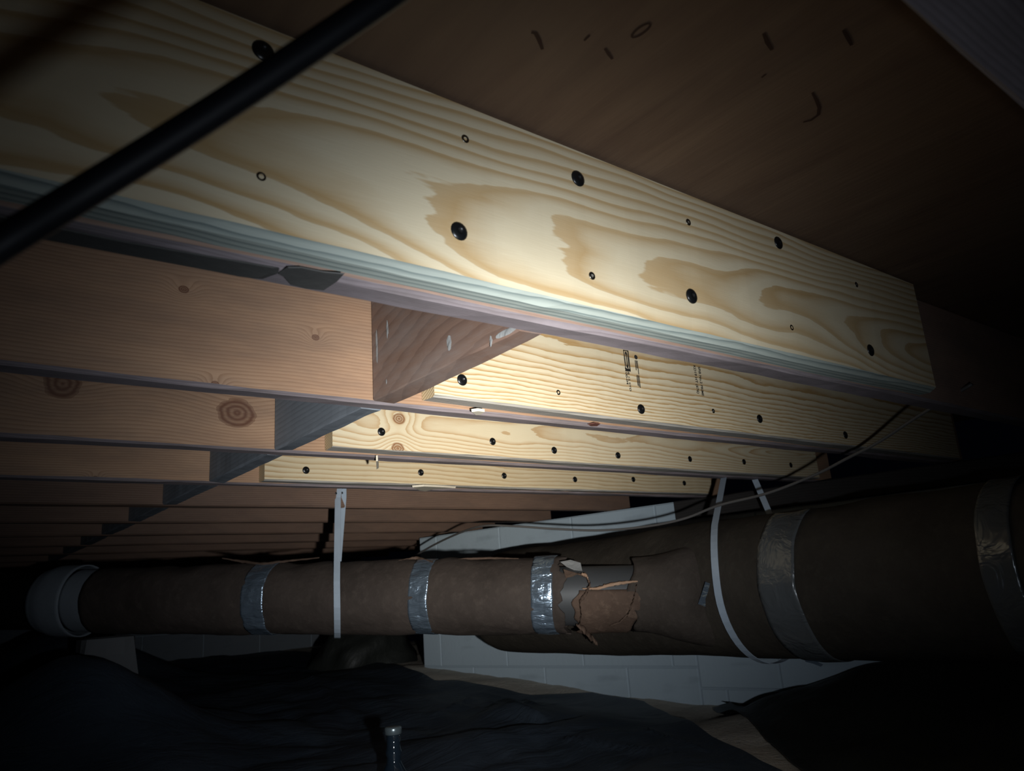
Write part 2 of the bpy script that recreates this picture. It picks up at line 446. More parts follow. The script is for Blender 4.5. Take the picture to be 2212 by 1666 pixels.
w2 = block_wall('wall_side', WM, B, -.60, ZB-.075, j1, 'lower part of the pale block wall beside the large duct, under a dark beam', True)
L2 = (B-WM).length
bmo = board('sill_beam', L2, .14, .0715, (M['creosote'],)*3, (WM.x-.02, WM.y, ZB-.0735), rz=math.atan2(wd.y, wd.x), n=30, ch=.004, jit=.002, seed=77)
tag(bmo, 'dark sill beam lying on the block wall above the large duct', 'beam')
block_wall('wall_back', Vector((-2.4, 5.9, 0)), Vector((3.1, 5.9, 0)), -.55, ZB-.002, .1, 'dim grey concrete block wall at the far end of the crawlspace', True, 'bare_block')

# ------------------------------------------------------------------ joists, sister boards, blocking
JT = .038
GJ = 'old floor joists in the distance'
names = {0: 'old joist overhead close to the lens, cut by the upper corner of the picture',
         1: 'old brown joist behind the widest new pine board',
         2: 'second old joist, broad brown face with fine straight grain beside the first brown block',
         3: 'third old joist, with the large round knot near the blue grey block',
         4: 'fourth old joist, behind the lowest and farthest new pine board',
         5: 'old joist with the riveted metal strap nailed to its face'}
def joist_y(k): return Y0 + (k-1)*S + JT if k > 0 else 0.094
for k in range(0, 14):
    y = joist_y(k)
    x1 = wall_x(y)+.11 if y < 3.3 else 2.6
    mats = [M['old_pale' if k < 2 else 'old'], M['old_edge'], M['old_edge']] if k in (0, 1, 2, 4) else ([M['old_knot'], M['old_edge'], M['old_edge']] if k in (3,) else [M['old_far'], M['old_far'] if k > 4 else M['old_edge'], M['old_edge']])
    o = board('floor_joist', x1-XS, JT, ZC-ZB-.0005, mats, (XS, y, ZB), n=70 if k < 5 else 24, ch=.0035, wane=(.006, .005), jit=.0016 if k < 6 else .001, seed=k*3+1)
    if k in names: tag(o, names[k], 'joist')
    else: tag(o, ['', 'first', 'second', 'third', 'fourth', 'fifth', 'sixth', 'seventh', 'eighth'][k-5] + ' dim brown joist beyond the joist holding the duct strap', 'joist', GJ)
    if k == 5: o['label'] = 'old joist with the galvanised duct strap nailed to its face'

XB = .549
bl_names = {1: 'dark brown wood block with chalky smears between first and second joists',
            2: 'blue grey wood block between second and third joists',
            3: 'blue grey wood block between third and fourth joists',
            4: 'dark wood block between fourth joist and strapped joist'}
for k in range(1, 11):
    ya = joist_y(k)+JT+.003; yb = joist_y(k+1)-.0045
    mt = M['block'] if k == 1 else M['block_grey']
    o = board('blocking', yb-ya, JT, ZC-ZB-.004 - (.0 if k < 5 else .01), (mt, mt, mt), (XB+JT, ya, ZB+.002), rz=PI/2, n=14, ch=.003, jit=.0018, seed=50+k)
    if k in bl_names: tag(o, bl_names[k], 'blocking')
    else: tag(o, ['', 'first', 'second', 'third', 'fourth', 'fifth', 'sixth'][k-4] + ' dim far wood block beyond the joist holding the duct strap', 'blocking', 'far blocks between joists')
    if k == 1:
        # plaster smears on the block's near face and knots of old glue
        for (px, py, rx, rz_) in [(972, 742, .006, .012), (838, 712, .0035, .014), (815, 750, .003, .03), (1095, 718, .022, .004), (836, 825, .002, .004), (1062, 737, .003, .007)]:
            p = at_x(px, py, XB); V = [(0, 0, 0)]; N_ = 14
            for i in range(N_):
                a = 2*PI*i/N_; q = 1+.35*nz((math.cos(a)*2, math.sin(a)*2, px), 1.0, 3)
                V.append((0, rx*q*math.cos(a), rz_*q*math.sin(a)))
            V[0] = (-.0009, 0, 0)
            Fc = [(0, 1+(i+1) % N_, 1+i) for i in range(N_)]
            sme = mesh_obj('plaster_smear', V, Fc, M['pale_paper'], None, (XB-.0012, p.y, p.z), True)
            sme.parent = o; sme.matrix_parent_inverse = (Matrix.Translation(o.location) @ Matrix.Rotation(PI/2, 4, 'Z')).inverted()

# screws
def disc_mesh(name, r, prof, mats, seg=16, recess=None):
    V, Fc, MI = [], [], []
    for (rr, d) in prof:
        for i in range(seg):
            a = 2*PI*i/seg; V.append((r*rr*math.cos(a), -d*r, r*rr*math.sin(a)))
    for j in range(len(prof)-1):
        for i in range(seg):
            i2 = (i+1) % seg
            Fc.append((j*seg+i, j*seg+i2, (j+1)*seg+i2, (j+1)*seg+i)); MI.append(recess[j] if recess else 0)
    Fc.append(tuple((len(prof)-1)*seg+i for i in range(seg))); MI.append(recess[-1] if recess else 0)
    me = bpy.data.meshes.new(name); me.from_pydata(V, [], Fc)
    for m in mats: me.materials.append(m)
    me.polygons.foreach_set('material_index', MI)
    me.polygons.foreach_set('use_smooth', [True]*len(Fc)); me.update()
    bm = bmesh.new(); bm.from_mesh(me); bmesh.ops.recalc_face_normals(bm, faces=bm.faces); bm.to_mesh(me); bm.free()
    return me
big_me = disc_mesh('black_screw', 1.0, [(1.0, -.1), (1.02, .06), (.95, .16), (.75, .27), (.5, .33), (.34, .35), (.30, .22)], [M['black_steel'], M['recess']], 18, [0, 0, 0, 0, 0, 0, 1])
small_me = disc_mesh('zinc_screw', 1.0, [(1.0, -.05), (1.0, .05), (.85, .14), (.5, .16), (.42, .02)], [M['bright_steel'], M['recess_glint']], 14, [0, 0, 0, 0, 1])
def screw(b, px, py, Y, r, big=True):
    p = at_y(px, py, Y)
    o = bpy.data.objects.new('black_screw' if big else 'zinc_screw', big_me if big else small_me); col.objects.link(o)
    o.parent = b
    o.location = p - Vector(b.location); o.scale = (r, r, r); o.rotation_euler = (0, random.random()*6, 0)
    return o

def sister(k, x0, x1, zb, h, mats, label, n=60, zl=None, seed=0, wane=None):
    yf = Y0 + (k-1)*S
    o = board('sister_board', x1-x0, JT-.0015, h, mats, (x0, yf, zb), n=n, ch=.0035, jit=.0012, seed=seed, zl=zl, wane=wane)
    return tag(o, label, 'board'), yf
s1, y1 = sister(1, -.62, 1.475, .3035, ZC-.3035-.001, (M['pine1'], M['pine1_edge'], M['pine_end']), 'wide new pine board filling the upper picture, screwed to the nearest joist', seed=90, wane=(.012, .007))
for q in [(568, 110), (1248, 386), (991, 500), (1494, 640), (1681, 525), (1880, 757)]: screw(s1, *q, y1, .0103)
for q in [(1005, 300), (564, 382), (1487, 480), (1279, 596), (1710, 708), (1850, 615)]: screw(s1, *q, y1, .0050, False)
s2, y2 = sister(2, .638, wall_x(Y0+S)-.01, .3015, ZC-.3015-.001, (M['pine2'], M['pine_edge'], M['pine_end']), 'second new pine board, with black printed grade stamps', seed=91, zl=lambda u: .006*(1-u)**2)
for q in [(998, 821), (1385, 884), (1641, 905), (1826, 940)]: screw(s2, *q, y2, .0098)
for q in [(1206, 848), (1541, 888)]: screw(s2, *q, y2, .0050, False)
s3, y3 = sister(3, .655, 2.44, .3005, ZC-.3005-.001, (M['pine3'], M['pine_edge'], M['pine_end']), 'third new pine board, with two brown knots at its end', seed=92, zl=lambda u: .004*(1-u)**2)
for q in [(824, 933), (1064, 954), (1197, 973), (1335, 984), (1490, 992), (1607, 998), (1708, 1005)]: screw(s3, *q, y3, .0088)
s4, y4 = sister(4, .668, 2.385, .302, ZC-.302-.001, (M['pine4'], M['pine_edge'], M['pine_end']), 'fourth and farthest new pine board, low and narrow in view', seed=93)
for q in [(661, 1016), (909, 1021), (1089, 1028), (1242, 1036), (1368, 1036), (1478, 1044)]: screw(s4, *q, y4, .0092)

# bits of glue and torn fibre on the undersides
def scrap(name, pts, Z, mat, parent, thick=.002, up=True):
    P = [at_z(q[0], q[1], Z) if len(q) == 2 else Vector((q[0], q[1], Z)) for q in pts]
    c = sum(P, Vector())/len(P)
    V = [(p-c) for p in P] + [(p-c)*.97+Vector((0, 0, -thick)) for p in P]
    n = len(P)
    Fc = [tuple(range(n)), tuple(range(n, 2*n))[::-1]] + [(i, (i+1) % n, n+(i+1) % n, n+i) for i in range(n)]
    o = mesh_obj(name, V, Fc, mat, None, c - Vector(parent.location), False); o.parent = parent
    bm = bmesh.new(); bm.from_mesh(o.data); bmesh.ops.recalc_face_normals(bm, faces=bm.faces); bm.to_mesh(o.data); bm.free()
    return o
J = {k: o for k, o in enumerate([o for o in bpy.data.objects if o.name.startswith('floor_joist')])}
jl = sorted([o for o in bpy.data.objects if o.name.startswith('floor_joist')], key=lambda o: o.location.y)
scrap('glue_drip', [(890, 1049), (915, 1047), (960, 1049), (985, 1051), (950, 1053), (935, 1054), (918, 1058), (905, 1056)], ZB-.001, M['glue'], jl[4], .005)
scrap('paint_chip', [(1018, 884), (1032, 882), (1047, 884), (1038, 890), (1028, 891)], ZB-.001, M['glue'], jl[2], .005)
scrap('splinter', [(812, 984), (816, 984), (818, 1000), (813, 1003)], ZB-.001, M['glue'], jl[3], .012)
scrap('sap_stain', [(1270, 916), (1285, 913), (1297, 915), (1290, 920), (1276, 920)], ZB-.0005, M['sap'], jl[2], .001)

M['tar'] = plain('tar_paper', (.085, .083, .078), .7, 0, .3, (40, .4, .003), .3, 30)
scrap('tar_paper', [(-.5, .6265, 0), (-.1, .6265, 0), (.12, .6275, 0), (604, 579), (600, 591), (567, 603), (530, 598), (480, 588), (.02, .6535, 0), (-.5, .6535, 0)], ZB-.0012, M['tar'], jl[1], .0012)
scrap('tar_paper', [(601, 590), (612, 596), (628, 614), (660, 622), (700, 626), (730, 606), (745, 590), (700, 586), (650, 576), (622, 576)], ZB-.0012, M['tar'], jl[1], .0012)
# grade stamps on the second board: printed top-to-bottom
def stamp_text(txt, px, py, length, hgt, parent):
    cu = bpy.data.curves.new('grade_stamp', 'FONT'); cu.body = txt; cu.size = 1.0; cu.extrude = 0; cu.offset = .025
    o = bpy.data.objects.new('grade_stamp', cu); col.objects.link(o)
    bpy.context.view_layer.update()
    w = max(o.dimensions.x, .01)
    p = at_y(px, py, y2)
    o.parent = parent
    m = Matrix(((0, 1, 0), (0, 0, -1), (-1, 0, 0))).to_4x4()      # text x -> down, text y -> along the board, normal -> out of the face
    loc = Vector((p.x, y2-.0009, p.z)) - Vector(parent.location)
    o.matrix_local = Matrix.Translation(loc) @ m @ Matrix.Diagonal((length/w, hgt/.7, 1, 1))
    cu.materials.append(M['ink'])
    bpy.context.view_layer.update()
    me = bpy.data.meshes.new_from_object(o.evaluated_get(bpy.context.evaluated_depsgraph_get()))
    me.name = 'grade_stamp'
    q = bpy.data.objects.new('stamp_lettering', me); col.objects.link(q); q.parent = parent; q.matrix_local = o.matrix_local.copy()
    bpy.data.objects.remove(o); return q
def stamp_poly(rings, px, py, parent):
    p = at_y(px, py, y2)
    V, Fc = [], []
    for pts in rings:
        b = len(V); V += [(a, 0, c) for a, c in pts]; Fc.append(tuple(range(b, b+len(pts))))
    o = mesh_obj('stamp_mark', V, Fc, M['ink'], None, Vector((p.x, y2-.0009, p.z))-Vector(parent.location)); o.parent = parent
    return o
def rect(x0, x1, z0, z1): return [(x0, z0), (x1, z0), (x1, z1), (x0, z1)]
stamp_text('SPIB No.2 PRIME', 1507, 792, .066, .0070, s2)
stamp_text('KD19 HT (676)', 1497, 789, .063, .0072, s2)
stamp_text('1100-04', 1349, 793, .034, .0052, s2)
stamp_text('2x8 12 STD', 1354, 793, .050, .0045, s2)
# framed oval logo
fr = []
fr += [rect(-.0075, .0075, -.002, 0), rect(-.0075, .0075, -.044, -.039), rect(-.0075, -.0055, -.042, 0), rect(.0045, .0075, -.042, 0), rect(-.0012, .0012, -.033, -.007)]
for i in range(16):
    a0, a1 = 2*PI*i/16, 2*PI*(i+1)/16
    f = lambda a, q: (q*.0048*math.cos(a)-.0005, -.020+q*.0175*math.sin(a))
    fr.append([f(a0, .75), f(a1, .75), f(a1, 1), f(a0, 1)])
stamp_poly(fr, 1351, 757, s2)
cir = [[(.0048*math.cos(2*PI*i/14), .0048*math.sin(2*PI*i/14)) for i in range(14)]]
cir += [rect(-.0045+.003*i, -.0025+.003*i, -.028+.004*(i % 2)-(.008 if i == 2 else 0), -.007) for i in range(3)]
cir += [rect(-.0045+.003*i, -.0025+.003*i, -.060-.002*i, -.038) for i in range(3)]
stamp_poly(cir, 1373, 772, s2)

# print and nail marks on the subfloor
def floor_mark(pts, w, closed=False):
    P = [at_z(px, py, ZC-.0008) for px, py in pts]
    n = len(P); V, Fc = [], []
    for i, p in enumerate(P):
        a = P[(i-1) % n] if (closed or i > 0) else P[i]; b = P[(i+1) % n] if (closed or i < n-1) else P[i]
        d = (b-a).normalized(); s = Vector((-d.y, d.x, 0))*w*(1 if closed else (.5+.5*math.sin(PI*(i+.5)/n)))
        V += [p-s, p+s]
    for i in range(n if closed else n-1):
        j = (i+1) % n; Fc.append((2*i, 2*i+1, 2*j+1, 2*j))
    o = mesh_obj('ink_mark', V, Fc, M['stain']); o.parent = cl
floor_mark([(1148, 70), (1157, 72), (1164, 85), (1172, 107)], .0022)
floor_mark([(1307, 105), (1315, 117), (1323, 128)], .0018)
floor_mark([(1262, 88), (1270, 80), (1274, 76)], .0014)
floor_mark([(1650, 72), (1658, 92), (1668, 108)], .0024)
floor_mark([(1755, 200), (1763, 215), (1770, 232), (1768, 248), (1752, 260), (1735, 264)], .0022)
floor_mark([(1822, 65), (1832, 82), (1840, 98)], .0022)
floor_mark([(1645, 168), (1655, 160)], .0014)
floor_mark([(1385+20*math.cos(a)*.95-6*math.sin(a), 66+12*math.sin(a)-9*math.cos(a)) for a in [2*PI*i/16 for i in range(16)]], .0013, True)

# ------------------------------------------------------------------ ducts
def loft(name, P0, P1, rf, s0, s1, n, th0, th1, m, mats, parent, solid=0.0, sag=0.0, fil=None, seed=0):
    """surface around the axis P0->P1 (s measured in metres from P0); rf(s, th) gives the radius; th=0 faces the camera side, pi/2 is up"""
    ax = (P1-P0).normalized(); up = Vector((0, 0, 1)); side = ax.cross(up).normalized()
    if side.dot(-F) < 0: side = -side
    up2 = side.cross(ax) if side.cross(ax).z > 0 else ax.cross(side)
    full = abs(th1-th0) > 2*PI-1e-4
    V, Fc = [], []
    mm = m if full else m+1
    for i in range(n+1):
        s = s0+(s1-s0)*i/n
        for j in range(mm):
            th = th0+(th1-th0)*j/m
            r = rf(s, th)
            ss = s + (fil(s, th, i, n) if fil else 0)
            V.append(P0+ax*ss+side*(r*math.cos(th))+up2*(r*math.sin(th)))
    for i in range(n):
        for j in range(m):
            j2 = (j+1) % mm
            Fc.append((i*mm+j, i*mm+j2, (i+1)*mm+j2, (i+1)*mm+j))
    c = sum(V, Vector())/len(V)
    o = mesh_obj(name, [v-c for v in V], Fc, mats, None, c - (Vector(parent.location) if parent else Vector()), True)
    if parent: o.parent = parent
    if solid:
        md = o.modifiers.new('thickness', 'SOLIDIFY'); md.thickness = solid; md.offset = -1
    return o

# branch
BA = at_d(230, 1297, 2.52); BB = at_d(1240, 1287, 2.18)
bax = (BB-BA).normalized()
def proj(P): 
    d = P.dot(F); return W/2+FPX*P.dot(RR)/d, H/2-FPX*P.dot(UU)/d
def s_at(px):
    lo_, hi = -1.0, 3.0
    for _ in range(50):
        mid = (lo_+hi)/2
        if proj(BA+bax*mid)[0] < px: lo_ = mid
        else: hi = mid
    return lo_
br = tag(empty('branch_duct', BA), 'small round duct in brown torn wrap with three shiny foil tape bands', 'duct')
def rb(s, th):
    p = (s*4, math.cos(th)*1.0, math.sin(th)*1.0)
    r = .104 + .006*nz(p, 1.3, 2) + .0022*nz(p, 5, 3)
    r += .012*max(0, math.sin(th))*(nz((s*9, 1, 1), 1.0, 7)+.1)           # lumpy, sagging top
    for c in (s_at(580), s_at(927), s_at(1183)): r -= .006*math.exp(-((s-c)/.045)**2)
    return r
sL, sR = s_at(222), s_at(1225)
loft('insulation_wrap', BA, BB, rb, sL, sR, 110, 0, 2*PI, 56, M['wrap'], br, .004,
     fil=lambda s, th, i, n: (.025*nz((math.cos(th)*3, math.sin(th)*3, 4), 1.0, 9)+.012*nz((math.cos(th)*9, math.sin(th)*9, 4), 1.0, 9)) * sm(n-6, n, i))
def tape(px0, px1, seed, nm='foil_tape', th0=-PI*.55, th1=PI*.52):
    a, b = s_at(px0), s_at(px1)
    return loft(nm, BA, BB, lambda s, th: max(rb(a, th), rb(b, th), rb((a+b)/2, th), rb(s, th))+.0045+.003*nz((s*24, th*3.2, seed), 1.0, seed), a, b, 12, th0, th1, 60, M['foil'], br, .0008,
                fil=lambda s, th, i, n: .004*nz((th*2, seed, 0), 1.0, seed))
tape(559, 605, 3); tape(907, 947, 5); tape(1161, 1206, 8)
loft('collar', BA, BB, lambda s, th: .098+.002*nz((s*9, th, 0), 1.0, 2), s_at(176), s_at(232), 8, 0, 2*PI, 40, M['collar'], br, .003)
loft('end_collar', BA, BB, lambda s, th: .112-.012*sm(s_at(140), s_at(108), s), s_at(108), s_at(184), 10, 0, 2*PI, 40, M['collar'], br, .004)
loft('end_elbow', BA, BB, lambda s, th: .094, s_at(-60), s_at(118), 6, 0, 2*PI, 32, M['recess'], br)
# bare pipe where the wrap is torn away
loft('bare_pipe', BA, BB, lambda s, th: .082+.002*nz((s*6, th, 1), 1.0, 1), s_at(1190), s_at(1470), 14, 0, 2*PI, 40, M['pipe'], br)
# ragged lower flap still hanging round the pipe
def flap_r(s, th): return .098+.006*nz((s*10, th*2, 5), 1.0, 4)
sa, sb = s_at(1248), s_at(1392)
fl_lo = loft('hanging_flap', BA, BB, flap_r, sa, sb, 26, -PI*.75, .16, 30, M['torn'], br, .003,
     fil=lambda s, th, i, n: .014*nz((th*4, i*.3, 0), .8, 4) + (.03*nz((th*3, 2, 0), 1.0, 4)+.012)*(1-i/n) - .055*sm(-.1, -1.7, th)*(i/n))
# torn fibre edge along the flap
def fluff(name, pts, w, mat, seed):
    """a ragged cord of fibre following points on the duct"""
    V, Fc = [], []; m = 7; n = len(pts)*6
    def pt(u):
        f = u*(len(pts)-1); i = min(int(f), len(pts)-2); return pts[i].lerp(pts[i+1], f-i)
    for i in range(n+1):
        p = pt(i/n)
        for j in range(m):
            a = 2*PI*j/m; r = w*(.7+.9*abs(nz((i*.8, j*1.7, seed), 1.0, seed)))*(.35+.65*math.sin(PI*(i+.6)/(n+1.2)))
            V.append(p + Vector((0, 0, r*math.sin(a))) + (-F)*(r*math.cos(a)) + RR*(.004*nz((i*1.3, j, seed), 1.0, 2)))
    for i in range(n):
        for j in range(m):
            Fc.append((i*m+j, i*m+(j+1) % m, (i+1)*m+(j+1) % m, (i+1)*m+j))
    c = sum(V, Vector())/len(V)
    o = mesh_obj(name, [v-c for v in V], Fc, mat, None, c-Vector(br.location), True); o.parent = br
    return o
def on_branch(px, py, r):
    """point of the branch surface (radius r) seen at a pixel"""
    d = ray(px, py).normalized(); o = Vector((0, 0, 0))-BA
    dp = d-bax*d.dot(bax); op = o-bax*o.dot(bax)
    a, b, c = dp.dot(dp), 2*dp.dot(op), op.dot(op)-r*r
    q = b*b-4*a*c
    t = (-b-math.sqrt(q))/(2*a) if q > 0 else -b/(2*a)
    return d*t
fluff('torn_fibre', [on_branch(*q, .104) for q in [(1260, 1272), (1290, 1272), (1325, 1262), (1355, 1258), (1378, 1256)]], .0052, M['fluff'], 1)
fluff('torn_fibre', [on_branch(*q, .108) for q in [(1248, 1240), (1266, 1245), (1275, 1262), (1266, 1282), (1252, 1300), (1256, 1330), (1250, 1355)]], .0065, M['torn'], 2)
fluff('torn_fibre', [on_branch(*q, .11) for q in [(1256, 1240), (1268, 1244), (1272, 1258)]], .0065, M['fluff'], 5)
fluff('torn_fibre', [on_branch(*q, .11) for q in [(1246, 1350), (1262, 1362), (1280, 1380), (1290, 1392)]], .012, M['torn'], 3)
fluff('torn_fibre', [on_branch(*q, .108) for q in [(1375, 1262), (1370, 1290), (1358, 1325), (1338, 1345), (1318, 1352)]], .0028, M['torn'], 4)
fluff('torn_fibre', [on_branch(*q, .112) for q in [(860, 1212), (900, 1206), (935, 1214)]], .006, M['torn'], 6)
fluff('torn_fibre', [on_branch(*q, .110) for q in [(960, 1214), (1000, 1208), (1060, 1206), (1120, 1207)]], .004, M['torn'], 7)
fluff('torn_fibre', [on_branch(*q, .110) for q in [(480, 1206), (520, 1213), (570, 1219), (620, 1212), (690, 1205)]], .005, M['torn'], 8)
# pale torn paper tongue
def patch(name, pts, r, mat, parent, th=.0015):
    P = [on_branch(*q, r) for q in pts]; c = sum(P, Vector())/len(P); n = len(P)
    V = [p-c for p in P]+[p-c+F*th for p in P]
    Fc = [tuple(range(n)), tuple(range(n, 2*n))[::-1]]+[(i, (i+1) % n, n+(i+1) % n, n+i) for i in range(n)]
    o = mesh_obj(name, V, Fc, mat, None, c-Vector(parent.location)); o.parent = parent; return o
patch('torn_tongue', [(1210, 1214), (1232, 1210), (1254, 1216), (1258, 1234), (1240, 1232), (1224, 1225)], .112, M['pale_paper'], br)
patch('torn_tongue', [(1217, 1230), (1238, 1236), (1250, 1240), (1236, 1246), (1222, 1249)], .112, M['torn'], br)

# trunk: runs parallel to the joists' spacing direction, beside the wall
XT = 1.86
du = ray(1567, 1126); dl = ray(1622, 1417)
a1, a2 = math.atan2(du.z, du.x), math.atan2(dl.z, dl.x)
am, ah = (a1+a2)/2, (a1-a2)/2
ZT = XT*math.tan(am); RT = XT/math.cos(am)*math.sin(ah)
yE = at_x(1062, 1290, XT).y
TA = Vector((XT, yE, ZT)); TB = Vector((XT, -.65, ZT))
tr = tag(empty('trunk_duct', TA), 'large round duct in dark brown wrap running toward the lens on the right', 'duct')
def rt(s, th):
    p = (s*3, math.cos(th), math.sin(th))
    r = RT + .006*nz(p, 1.2, 5) + .002*nz(p, 4, 6) + .008*max(0, math.sin(th))*nz((s*6, 2, 0), 1.0, 3)
    return r*(1 - .55*sm(.12, 0, s)**1.4)
loft('insulation_wrap', TA, TB, rt, 0, (TB-TA).length, 110, 0, 2*PI, 64, M['wrap_trunk'], tr, .004)
loft('end_cap', TA, TB, lambda s, th: RT*.46*max(.02, (s+.012)/.012), -.012, 0.0, 3, 0, 2*PI, 64, M['wrap_trunk'], tr)
def t_s(px, py): return yE-at_x(px, py, XT-RT).y
def ttape(sa, sb, mat, nm, th0, th1, seed):
    loft(nm, TA, TB, lambda s, th: max(rt(s, th), rt(sa, th), rt(sb, th))+.007+.004*nz((s*16, th*2.0, seed), 1.0, seed), sa, sb, 10, th0, th1, 50, mat, tr, .0008, fil=lambda s, th, i, n: .006*nz((th*2, seed, 0), 1.0, seed))
ttape(t_s(1640, 1270), t_s(1722, 1270), M['dull_tape'], 'dull_tape', -PI*.55, PI*.40, 4)
ttape(t_s(2112, 1190), t_s(2190, 1190), M['dull_tape'], 'dull_tape', -PI*.5, PI*.45, 6)
# boot joining branch and trunk
sj = s_at(1372); se = s_at(1545)
loft('joint_boot', BA, BB, lambda s, th: (.098+.040*sm(sj, se, s)+.006*nz((s*8, math.cos(th)*2, math.sin(th)*2), 1.0, 3))*(1-.45*max(0, math.cos(th))*sm(sj*.45+se*.55, se, s)), sj, se, 24, 0, 2*PI, 44, M['boot'], br, .003,
     fil=lambda s, th, i, n: .02*nz((math.cos(th)*2, math.sin(th)*2, 8), 1.0, 2)*sm(6, 0, i))
# scrap of bright tape on the joint
def tri_strip(name, pts, X, mat, parent):
    P = [at_d(px, py, d) for px, py, d in pts]; c = sum(P, Vector())/len(P); n = len(P)
    V = [p-c for p in P]+[p-c+F*.0012 for p in P]
    Fc = [tuple(range(n)), tuple(range(n, 2*n))[::-1]]+[(i, (i+1) % n, n+(i+1) % n, n+i) for i in range(n)]
    o = mesh_obj(name, V, Fc, mat, None, c-Vector(parent.location)); o.parent = parent; return o

tri_strip('tape_scrap', [(px, py, at_x(px, py, XT-RT-.030).dot(F)) for px, py in [(1524, 1257), (1534, 1261), (1529, 1280), (1524, 1294), (1524, 1311), (1508, 1305), (1514, 1288)]], 0, M['foil'], tr)
tri_strip('tape_tail', [(px, py, at_x(px, py, XT-.03).dot(F)) for px, py in [(1738, 1421), (1752, 1424), (1778, 1436), (1774, 1441), (1756, 1434), (1740, 1430)]], 0, M['foil'], tr)
# hanger straps
def strap_mesh(name, path, widths, wdir, label, thick=.0012):
    V, Fc = [], []
    for p, w in zip(path, widths):
        V += [p-wdir*w/2, p+wdir*w/2]
    for i in range(len(path)-1):
        Fc.append((2*i, 2*i+1, 2*i+3, 2*i+2))
    c = path[0]
    o = mesh_obj(name, [v-c for v in V], Fc, M['strap'], None, c, False)
    md = o.modifiers.new('thickness', 'SOLIDIFY'); md.thickness = thick; md.offset = 0
    tag(o, label, 'strap'); return o
# strap under the branch, nailed to the face of the fifth joist
yj5 = joist_y(5)
top1 = at_y(732, 1056, yj5-.004); 
sc = s_at(728); C0 = BA+bax*sc
side = Vector((-C0.x, -C0.y, 0)).normalized()
path = []
R1 = .124
upz = Vector((0, 0, 1))
path += [top1, at_y(730, 1075, yj5-.004)]
dv = path[1]-C0
thf = math.atan2(dv.z, dv.dot(side)) - math.acos(min(1, R1/math.hypot(dv.z, dv.dot(side))))
f0 = C0+side*(R1*math.cos(thf))+upz*(R1*math.sin(thf))
for i in range(1, 6): path.append(path[1].lerp(f0, i/6))
for i in range(26):
    thb = math.atan2(dv.z, dv.dot(side)) + math.acos(min(1, R1/math.hypot(dv.z, dv.dot(side)))) - 2*PI
    th = thf+(thb-thf)*i/25
    r1 = max(rb(sc-.015, th), rb(sc, th), rb(sc+.015, th))+.0125
    path.append(C0+side*(r1*math.cos(th)/math.sqrt(1-side.dot(bax)**2))+upz*(r1*math.sin(th)))
top1b = at_y(742, 1075, yj5-.004)
last = path[-1]
for i in range(1, 7): path.append(last.lerp(top1b+side*.0, i/6))
path.append(at_y(742, 1056, yj5-.0045))
st1 = strap_mesh('hanger_strap', path, [.020]*len(path), bax, 'thin galvanised strap looped under the small duct between foil bands')
for q in [(726, 1066), (739, 1065)]:
    p = at_y(*q, yj5-.006)
    o = bpy.data.objects.new('nail_head', big_me); col.objects.link(o); o.parent = st1; o.location = p-Vector(st1.location); o.scale = (.0034,)*3
# strap under the trunk
R2 = RT+.019
ys2 = at_x(1552, 1290, XT-R2).y
CT = Vector((XT, ys2, ZT))
path = []
ft = at_z(1563, 1031, ZB-.001); bt = at_z(1630, 1031, ZB-.001)
ft.y = joist_y(3)+.02; bt.y = joist_y(3)+.02
ft.x = at_y(1563, 1031, ft.y).x; bt.x = at_y(1630, 1031, bt.y).x
def tang(p, sgn):
    dx, dz = -(p.x-CT.x), p.z-CT.z
    return math.atan2(dz, dx) - sgn*math.acos(min(1, R2/math.hypot(dx, dz)))
t0, t1 = tang(ft, 1), tang(bt, -1)-2*PI
f0 = CT+Vector((-R2*math.cos(t0), .05, R2*math.sin(t0)))
for i in range(6): path.append(ft.lerp(f0, i/6))
for i in range(34):
    th = t0+(t1-t0)*i/33
    path.append(CT+Vector((-R2*math.cos(th), .05*max(0, th/t0)**2, R2*math.sin(th))))
last = path[-1]
for i in range(1, 7): path.append(last.lerp(bt, i/6))
st2 = strap_mesh('hanger_strap', path, [.022]*len(path), Vector((0, 1, 0)), 'curved galvanised strap cradling the large duct below the third joist')

# ------------------------------------------------------------------ cables
def cable(name, pts, r, mat, label, seg=10, sub=8, cat='cable'):
    P = []
    n = len(pts)
    for i in range(n-1):
        p0 = pts[max(i-1, 0)]; p1 = pts[i]; p2 = pts[i+1]; p3 = pts[min(i+2, n-1)]
        for j in range(sub):
            t = j/sub
            P.append(.5*((2*p1)+(p2-p0)*t+(2*p0-5*p1+4*p2-p3)*t*t+(-p0+3*p1-3*p2+p3)*t*t*t))
    P.append(pts[-1])
    V, Fc = [], []
    for i, p in enumerate(P):
        d = (P[min(i+1, len(P)-1)]-P[max(i-1, 0)]).normalized()
        a = d.orthogonal() if i == 0 else (a-d*a.dot(d))
        a.normalize(); b = d.cross(a)
        for k in range(seg):
            an = 2*PI*k/seg; V.append(p+a*(r*math.cos(an))+b*(r*math.sin(an)))
    for i in range(len(P)-1):
        for k in range(seg):
            Fc.append((i*seg+k, i*seg+(k+1) % seg, (i+1)*seg+(k+1) % seg, (i+1)*seg+k))
    Fc.append(tuple(range(seg))[::-1]); Fc.append(tuple((len(P)-1)*seg+k for k in range(seg)))
    c = P[0]
    o = mesh_obj(name, [v-c for v in V], Fc, mat, None, c, True)
    return tag(o, label, cat)
near = [at_d(-160, 636, .272), at_d(0, 528, .29), at_d(200, 405, .30), at_d(420, 268, .315), at_d(640, 125, .33), at_d(860, -25, .345), at_d(1000, -125, .36)]
cable('black_cable', near, .0066, M['sheath'], 'thick black cable crossing close in front of the wide board', 14)
